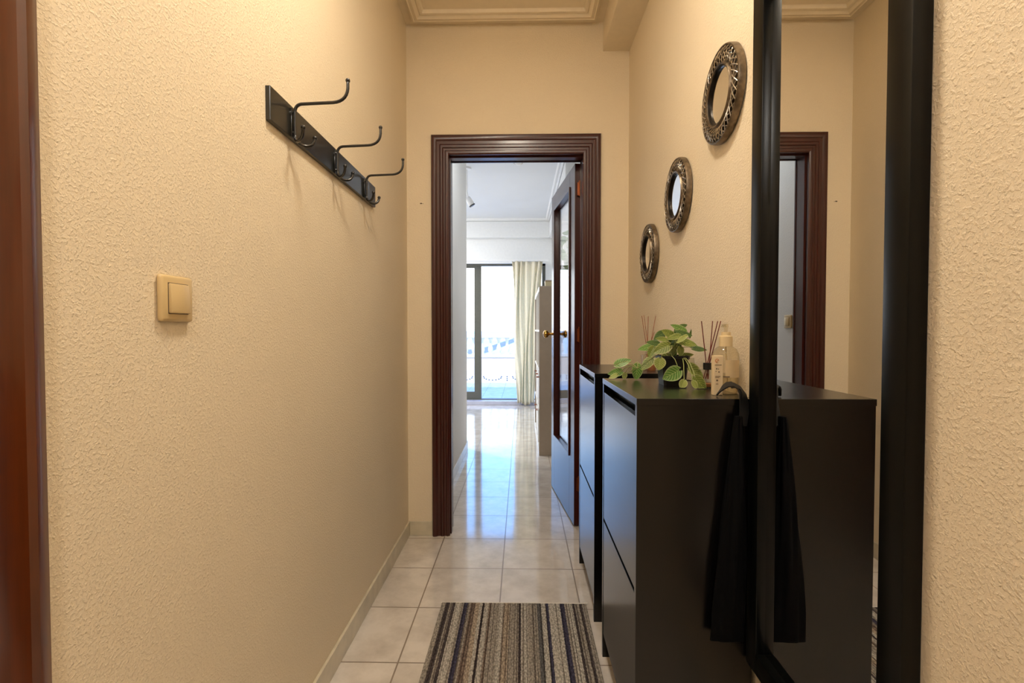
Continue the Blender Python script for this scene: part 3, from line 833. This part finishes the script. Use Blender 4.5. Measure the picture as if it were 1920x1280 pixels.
for (zx, zy, L, W, an, Y, mk, turn) in leaves:
    px, py = 1100+zx*.1875, 560+zy*.1875
    Y = {1.47: 1.66, 1.46: 1.655, 1.45: 1.65, 1.43: 1.63, 1.39: 1.60, 1.40: 1.62}.get(Y, Y+.165)
    if zx > 930 and zy > 830: Y = 1.40 if zx < 1000 else 1.385
    k = .1875*Y/F
    c = at(px, py, Y)
    if c.z < ZT+.012 and c.x > .28 and 1.19 < Y < 1.685: c.z = max(c.z, ZT+.010)
    a = math.radians(an)
    tilt = rnd.uniform(-.25, .35)
    d = Vector((math.cos(a), -.35*abs(math.sin(turn))-tilt*.3, math.sin(a)))
    nrm = Vector((rnd.uniform(-.3, .3), -1, .35+turn*.5))
    base = c-d.normalized()*L*k*.5
    mtx = leaf_matrix(base, d, nrm)
    mb = MB(); leaf_mesh(mb, L*k*1.05, W*k*1.02, mtx, .12+.1*rnd.random(), .12+.1*rnd.random())
    # keep clear of the cabinet top
    for v in mb.bm.verts:
        if v.co.x > .275 and 1.18 < v.co.y < 1.69 and v.co.z < ZT+.002: v.co.z = ZT+.002
        if v.co.x > XR-.004: v.co.x = XR-.004
    build('leaf', mb, M['leaf_'+mk], pp, smooth=True, autos=False)
    src = crown
    if zx < 560: src = hub_l
    elif zy > 640 and zx > 900: src = crown+Vector((.02, -.03, -.002))
    elif zy > 600: src = crown+Vector((-.02, -.035, 0))
    mid = src.lerp(base, .55)+Vector((0, -.004, .016))
    smb.tube([src, src.lerp(mid, .5)+Vector((0, 0, .006)), mid, base.lerp(mid, .4)+Vector((0, 0, .003)), base], .0011, 5)
smb.tube([crown, crown+Vector((-.035, .0, .012)), crown.lerp(hub_l, .7)+Vector((0, 0, .012)), hub_l, at(1180, 696, 1.64), at(1168, 703, 1.65)], .0014, 6)
build('stem', smb, M['stem'], pp, smooth=True)

# ------------------------------------------------------------------ reed diffusers
def diffuser(cx, cy, z, sc, tips, label, dark, hcap=.018):
    t = thing('reed_diffuser', (cx, cy, z), label, 'diffuser')
    w, h = .024*sc, .052*sc
    mb = MB(); mb.box(cx-w, cy-w, z, cx+w, cy+w, z+h, .004, 3)
    build('bottle', mb, M['clear'], t, smooth=True)
    mb = MB(); mb.box(cx-w+.003, cy-w+.003, z+.004, cx+w-.003, cy+w-.003, z+h*.28, .003, 2)
    build('oil', mb, M['oil'], t, smooth=True)
    mb = MB(); mb.lathe([(0, 0), (.011*sc, 0), (.011*sc, hcap), (.005, hcap), (.005, hcap-.002), (0, hcap-.002)], (cx, cy, z+h), seg=24)
    build('cap', mb, M['pot'] if dark else M['clear'], t, smooth=True)
    for i, tp in enumerate(tips):
        b0 = Vector((cx+(.004 if i % 2 else -.003), cy+.002*(i-2), z+h+.004))
        bb = b0+(b0-tp).normalized()*h*.6
        bb.x = min(max(bb.x, cx-w*.7), cx+w*.7); bb.y = min(max(bb.y, cy-w*.7), cy+w*.7)
        build('reed', MB().tube([bb, b0, tp], .0013*(1.1 if dark else .95), 6), M['reed_dark' if dark else 'reed'], t, smooth=True)
cd = at(1214, 690, 2.12)
diffuser(cd.x, 2.12, ZT, 1.15, [at(1202, 592, 2.10), at(1206, 591, 2.15), at(1214, 593, 2.13), at(1228, 591, 2.11), at(1235, 592, 2.14)],
         'glass reed diffuser with thin light brown reeds on the far cabinet behind the plant', False, .012)
cd = at(1324, 726, 1.415)
diffuser(cd.x, 1.415, ZT, 1.02, [at(1312.5, 602, 1.40), at(1333, 602, 1.43), at(1342.5, 602, 1.40), at(1348, 602, 1.41)],
         'reed diffuser with dark red reeds and black collar beside the pump bottle', True, .019)
# bigger glass of the diffuser's neighbour
cg = Vector((.540, 1.62, 0))
mb = MB(); mb.lathe([(0, 0), (.024, 0), (.028, .006), (.030, .045), (.027, .075), (.0255, .075), (.028, .045), (.026, .008), (0, .006)], (cg.x, cg.y, ZT), seg=32)
o = build('glass_tumbler', mb, M['clear'], smooth=True); tag(o, 'clear glass tumbler half hidden behind the potted plant', 'glass'); centre_origin(o, (cg.x, cg.y, ZT))
# amber tealight on the far cabinet
ca = at(1222, 692, 2.02)
mb = MB(); mb.lathe([(0, 0), (.016, 0), (.018, .004), (.019, .022), (.016, .022), (.015, .006), (0, .006)], (ca.x-.004, 2.02, ZT), seg=24)
o = build('candle_holder', mb, M['oil'], smooth=True); tag(o, 'tiny amber glass candle holder on the far cabinet', 'candle holder'); centre_origin(o, (ca.x-.004, 2.02, ZT))
build('wick', MB().tube([(ca.x-.004, 2.02, ZT+.006), (ca.x-.004, 2.02, ZT+.016)], .0007, 5), M['ink_dark'], o)

# ------------------------------------------------------------------ pump bottle
cx, cy = .532, 1.285
pb = thing('pump_bottle', (cx, cy, ZT), 'clear pump bottle with cream collar standing against the tall mirror', 'bottle')
R = .033
mb = MB(); mb.lathe([(0, 0), (R*.9, 0), (R, .006), (R, .092), (R*.97, .104), (R*.80, .117), (R*.5, .124), (.014, .126), (.014, .132), (0, .132)], (cx, cy, ZT), seg=40)
build('body', mb, M['clear_plastic'], pb, smooth=True)
mb = MB(); mb.lathe([(0, .003), (R*.86, .003), (R*.92, .008), (R*.92, .052), (0, .052)], (cx, cy, ZT), seg=40)
build('liquid', mb, M['clear_plastic'], pb, smooth=True)
mb = MB(); mb.lathe([(0, .124), (.0165, .124), (.0165, .150), (.012, .1515), (.0118, .161), (0, .161)], (cx, cy, ZT), seg=32)
col_ = build('pump_collar', mb, M['cream_cap'], pb, smooth=True)
mb = MB(); mb.lathe([(0, .160), (.0045, .160), (.0045, .172), (.006, .173), (.006, .182), (0, .183)], (cx, cy, ZT), seg=20)
mb.box(cx-.012, cy-.004, ZT+.174, cx, cy+.004, ZT+.181, .002)
build('nozzle', mb, M['clear_plastic'], col_, smooth=True)
build('dip_tube', MB().tube([(cx, cy, ZT+.124), (cx+.006, cy, ZT+.01)], .002, 6), M['cream_cap'], pb)
def arcband(mb, r, a0, a1, z0, z1, n=14, th=.0006):
    A = []
    for i in range(n+1):
        a = a0+(a1-a0)*i/n; c_, s_ = math.cos(a), math.sin(a)
        A.append([mb.bm.verts.new((cx+rr*c_, cy+rr*s_, zz)) for rr, zz in ((r, z0), (r, z1), (r+th, z1), (r+th, z0))])
    for P, Q in zip(A, A[1:]):
        for k in range(4): mb.bm.faces.new((P[k], P[(k+1) % 4], Q[(k+1) % 4], Q[k]))
    mb.bm.faces.new(A[0]); mb.bm.faces.new(A[-1]); return mb
build('label', arcband(MB(), R+.0002, math.radians(-112), math.radians(-40), ZT+.045, ZT+.090), M['gel'], pb)
build('printed_line', arcband(MB(), R+.0008, math.radians(-140), math.radians(-95), ZT+.046, ZT+.0485), M['ink_dark'], pb)

# slim printed carton in front of it
bx0, by0 = at(1333.5, 738, 1.262).x, 1.254
lb = build('slim_carton', MB().box(bx0, by0, ZT, bx0+.024, by0+.016, ZT+.101, .0012), M['label_cream'])
tag(lb, 'slim cream carton with a small orange logo in front of the pump bottle', 'box'); centre_origin(lb, (bx0+.012, by0+.008, ZT))
mb = MB(); cxx = bx0+.0085; n = 20
mb.tube([(cxx+.0042*math.cos(2*PI*i/n), by0-.0003, ZT+.088+.0046*math.sin(2*PI*i/n)) for i in range(n-3)], .0007, 5)
mb.tube([(cxx-.002, by0-.0003, ZT+.085), (cxx+.002, by0-.0003, ZT+.090)], .0006, 5)
build('logo', mb, M['ink_orange'], lb)
mb = MB()
for (u0, u1, z, h) in ((.003, .020, .0765, .0016), (.006, .009, .066, .003), (.011, .013, .066, .002), (.005, .007, .060, .002), (.012, .015, .058, .003), (.004, .017, .0475, .0014), (.004, .014, .0445, .0012), (.007, .011, .036, .004), (.006, .012, .0285, .0012)):
    mb.box(bx0+u0, by0-.0006, ZT+z, bx0+u1, by0+.0002, ZT+z+h)
build('small_print', mb, M['ink_dark'], lb)

# ------------------------------------------------------------------ black bag hanging by its strap
bgt = thing('tote_bag', (.50, 1.15, .38), 'limp black fabric bag hanging by its strap against the near cabinet side', 'bag')
def bagshape(u, v):
    a = 2*PI*u; z = .925+(.385-.925)*v
    wx = .008+.030*min(1, v*1.15)**.8; wy = .006+.012*math.sin(PI*min(1, v*.9+.08))
    fold = 1+.10*math.sin(a*5+v*4)+.06*math.sin(a*9-v*6)
    cxx = .515-.022*v
    x = cxx+wx*math.cos(a)*fold; y = 1.166+wy*math.sin(a)*fold
    return Vector((min(x, .543), y, z))
mb = MB().grid(bagshape, 48, 30)
bmesh.ops.remove_doubles(mb.bm, verts=mb.bm.verts, dist=.00005)
es = [e for e in mb.bm.edges if e.is_boundary]
bmesh.ops.holes_fill(mb.bm, edges=es, sides=0)
build('bag_body', mb, M['bag'], bgt, smooth=True)
def ribbon(mb, pts, wid, th=.0016):
    """flat strap: width along 'wid' vectors"""
    rows = []
    for i, p in enumerate(pts):
        p = Vector(p); t = (Vector(pts[min(i+1, len(pts)-1)])-Vector(pts[max(i-1, 0)])).normalized()
        wv = wid[i] if isinstance(wid, list) else wid
        nn = t.cross(wv).normalized()
        rows.append([mb.bm.verts.new(p+wv*.5*a+nn*th*b_) for a, b_ in ((-1, -1), (1, -1), (1, 1), (-1, 1))])
    for P, Q in zip(rows, rows[1:]):
        for k in range(4): mb.bm.faces.new((P[k], P[(k+1) % 4], Q[(k+1) % 4], Q[k]))
    mb.bm.faces.new(rows[0]); mb.bm.faces.new(rows[-1][::-1]); return mb
V = Vector
sp_ = [V((.490, 1.235, ZT+.0025)), V((.494, 1.228, ZT+.012)), V((.500, 1.220, ZT+.024)), V((.507, 1.212, ZT+.032)), V((.515, 1.203, ZT+.034)), V((.523, 1.192, ZT+.028)), V((.528, 1.182, ZT+.014)), V((.529, 1.177, ZT-.004)), V((.527, 1.172, ZT-.03)), V((.522, 1.168, ZT-.06))]
wv = [V((.006, .016, .0)), V((.006, .018, .0)), V((.008, .022, .008)), V((.006, .026, .008)), V((.006, .026, .008)), V((.008, .02, .006)), V((.014, .012, 0)), V((.016, .004, 0)), V((.016, .002, 0)), V((.014, 0, 0))]
build('strap', ribbon(MB(), sp_, wv), M['strap'], bgt, smooth=True)
sp2 = [p+V((.008, .004, -.003)) for p in sp_[3:]]
build('strap', ribbon(MB(), sp2, wv[3:]), M['strap'], bgt, smooth=True)

# ------------------------------------------------------------------ rug
rx0, rx1, ry0, ry1 = -.328, .264, 1.02, 1.985
o = build('rug', MB().box(rx0, ry0, .0005, rx1, ry1, .008, .003), M['rug'])
# object texture coordinates start at the left edge
o.data.transform(Matrix.Translation((-rx0, -ry0, 0))); o.location = (rx0, ry0, 0)
WL[o.name] = V((rx0, ry0, 0))
tag(o, 'grey beige and navy striped runner rug on the tiled hall floor', 'rug')
mb = MB(); mb.tube([(rx0-.004, ry1+.001, .005), ((rx0+rx1)/2, ry1+.002, .005), (rx1+.006, ry1+.004, .005)], .0028, 6)
mb.tube([(rx1-.012, ry1+.002, .006), (rx1+.000, ry1+.010, .007), (rx1+.009, ry1+.006, .006)], .002, 6)
build('hem', mb, plain('white hem yarn', (220, 214, 204), .9), o)

# ------------------------------------------------------------------ lights
def lamp_fixture(x, y, label, col, power, r=.15):
    t = thing('ceiling_lamp', (x, y, ZC), label, 'lamp')
    build('base', MB().lathe([(0, 0), (r*.85, 0), (r*.85, -.02), (0, -.02)], (x, y, ZC), seg=32), M['white_enamel'], t, smooth=True)
    build('diffuser', MB().lathe([(r, -.02), (r, -.04), (r*.85, -.065), (r*.5, -.082), (0, -.088), ], (x, y, ZC), seg=32), emit('lamp diffuser %s' % y, col, 4), t, smooth=True)
    L = bpy.data.lights.new('lamp_light', 'AREA'); L.shape = 'DISK'; L.size = r*1.6; L.color = col; L.energy = power
    lo = bpy.data.objects.new('lamp_light', L); lo.location = (x, y, ZC-.10); COL.objects.link(lo)
    P = bpy.data.lights.new('lamp_glow', 'POINT'); P.shadow_soft_size = .10; P.color = col; P.energy = power*.4
    po = bpy.data.objects.new('lamp_glow', P); po.location = (x, y, ZC-.22); COL.objects.link(po)
WARM = (1.0, .88, .71)
lamp_fixture(-.05, 1.05, 'round white ceiling lamp above the hall rug', WARM, 14.5)
lamp_fixture(-.05, -.55, 'unseen ceiling lamp added behind the viewer as fill', (1.0, .95, .89), 15)  # added fill for the foreground walls, no fixture known here
lamp_fixture(-.01, 3.55, 'unseen ceiling lamp added to brighten the passage behind the doorway', (.93, .97, 1.0), 4)  # added to lift the passage, hidden above the door head
lamp_fixture(-2.1, 6.0, 'unseen ceiling lamp added to brighten the living room', (1.0, .99, .97), 78, .25)  # made-up lamp out of view, raises the living room brightness

# sky
W = bpy.data.worlds.new('sky'); S.world = W; W.use_nodes = True
nt = W.node_tree; bg = nt.nodes['Background']
tc = nt.nodes.new('ShaderNodeTexCoord'); sp3 = nt.nodes.new('ShaderNodeSeparateXYZ'); nt.links.new(tc.outputs['Generated'], sp3.inputs[0])
rc = ramp(nt, sp3.outputs[2], [(.0, (.93, .96, 1, 1)), (.17, (.82, .92, 1, 1)), (.235, (.20, .50, 1, 1)), (.5, (.16, .42, 1, 1))])
nt.links.new(rc, bg.inputs['Color']); bg.inputs['Strength'].default_value = 4.6
L = bpy.data.lights.new('sun', 'SUN'); L.energy = 3.6; L.angle = .01; L.color = (1, .95, .86)
so = bpy.data.objects.new('sun', L); so.rotation_euler = (math.radians(38), 0, math.radians(-30)); COL.objects.link(so)
PL = bpy.data.lights.new('window_portal', 'AREA'); PL.shape = 'RECTANGLE'; PL.size = WX1-WX0; PL.size_y = WZ1-WZ0
PL.cycles.is_portal = True
po = bpy.data.objects.new('window_portal', PL); po.location = ((WX0+WX1)/2, YF+.19, (WZ0+WZ1)/2); po.rotation_euler = (math.radians(-90), 0, 0); COL.objects.link(po)

# ------------------------------------------------------------------ camera
cam = bpy.data.cameras.new('camera'); cam.sensor_width = 36; cam.lens = 36*F/1920; cam.clip_end = 3000; cam.clip_start = .02
co = bpy.data.objects.new('camera', cam); co.location = (0, 0, H)
co.rotation_euler = (math.radians(90)-math.atan(22/F), 0, math.atan(18/F)); COL.objects.link(co)
S.camera = co
S.view_settings.view_transform = 'Standard'; S.view_settings.look = 'None'; S.view_settings.gamma = 1
S.view_settings.exposure = 0.0; S.view_settings.use_curve_mapping = False
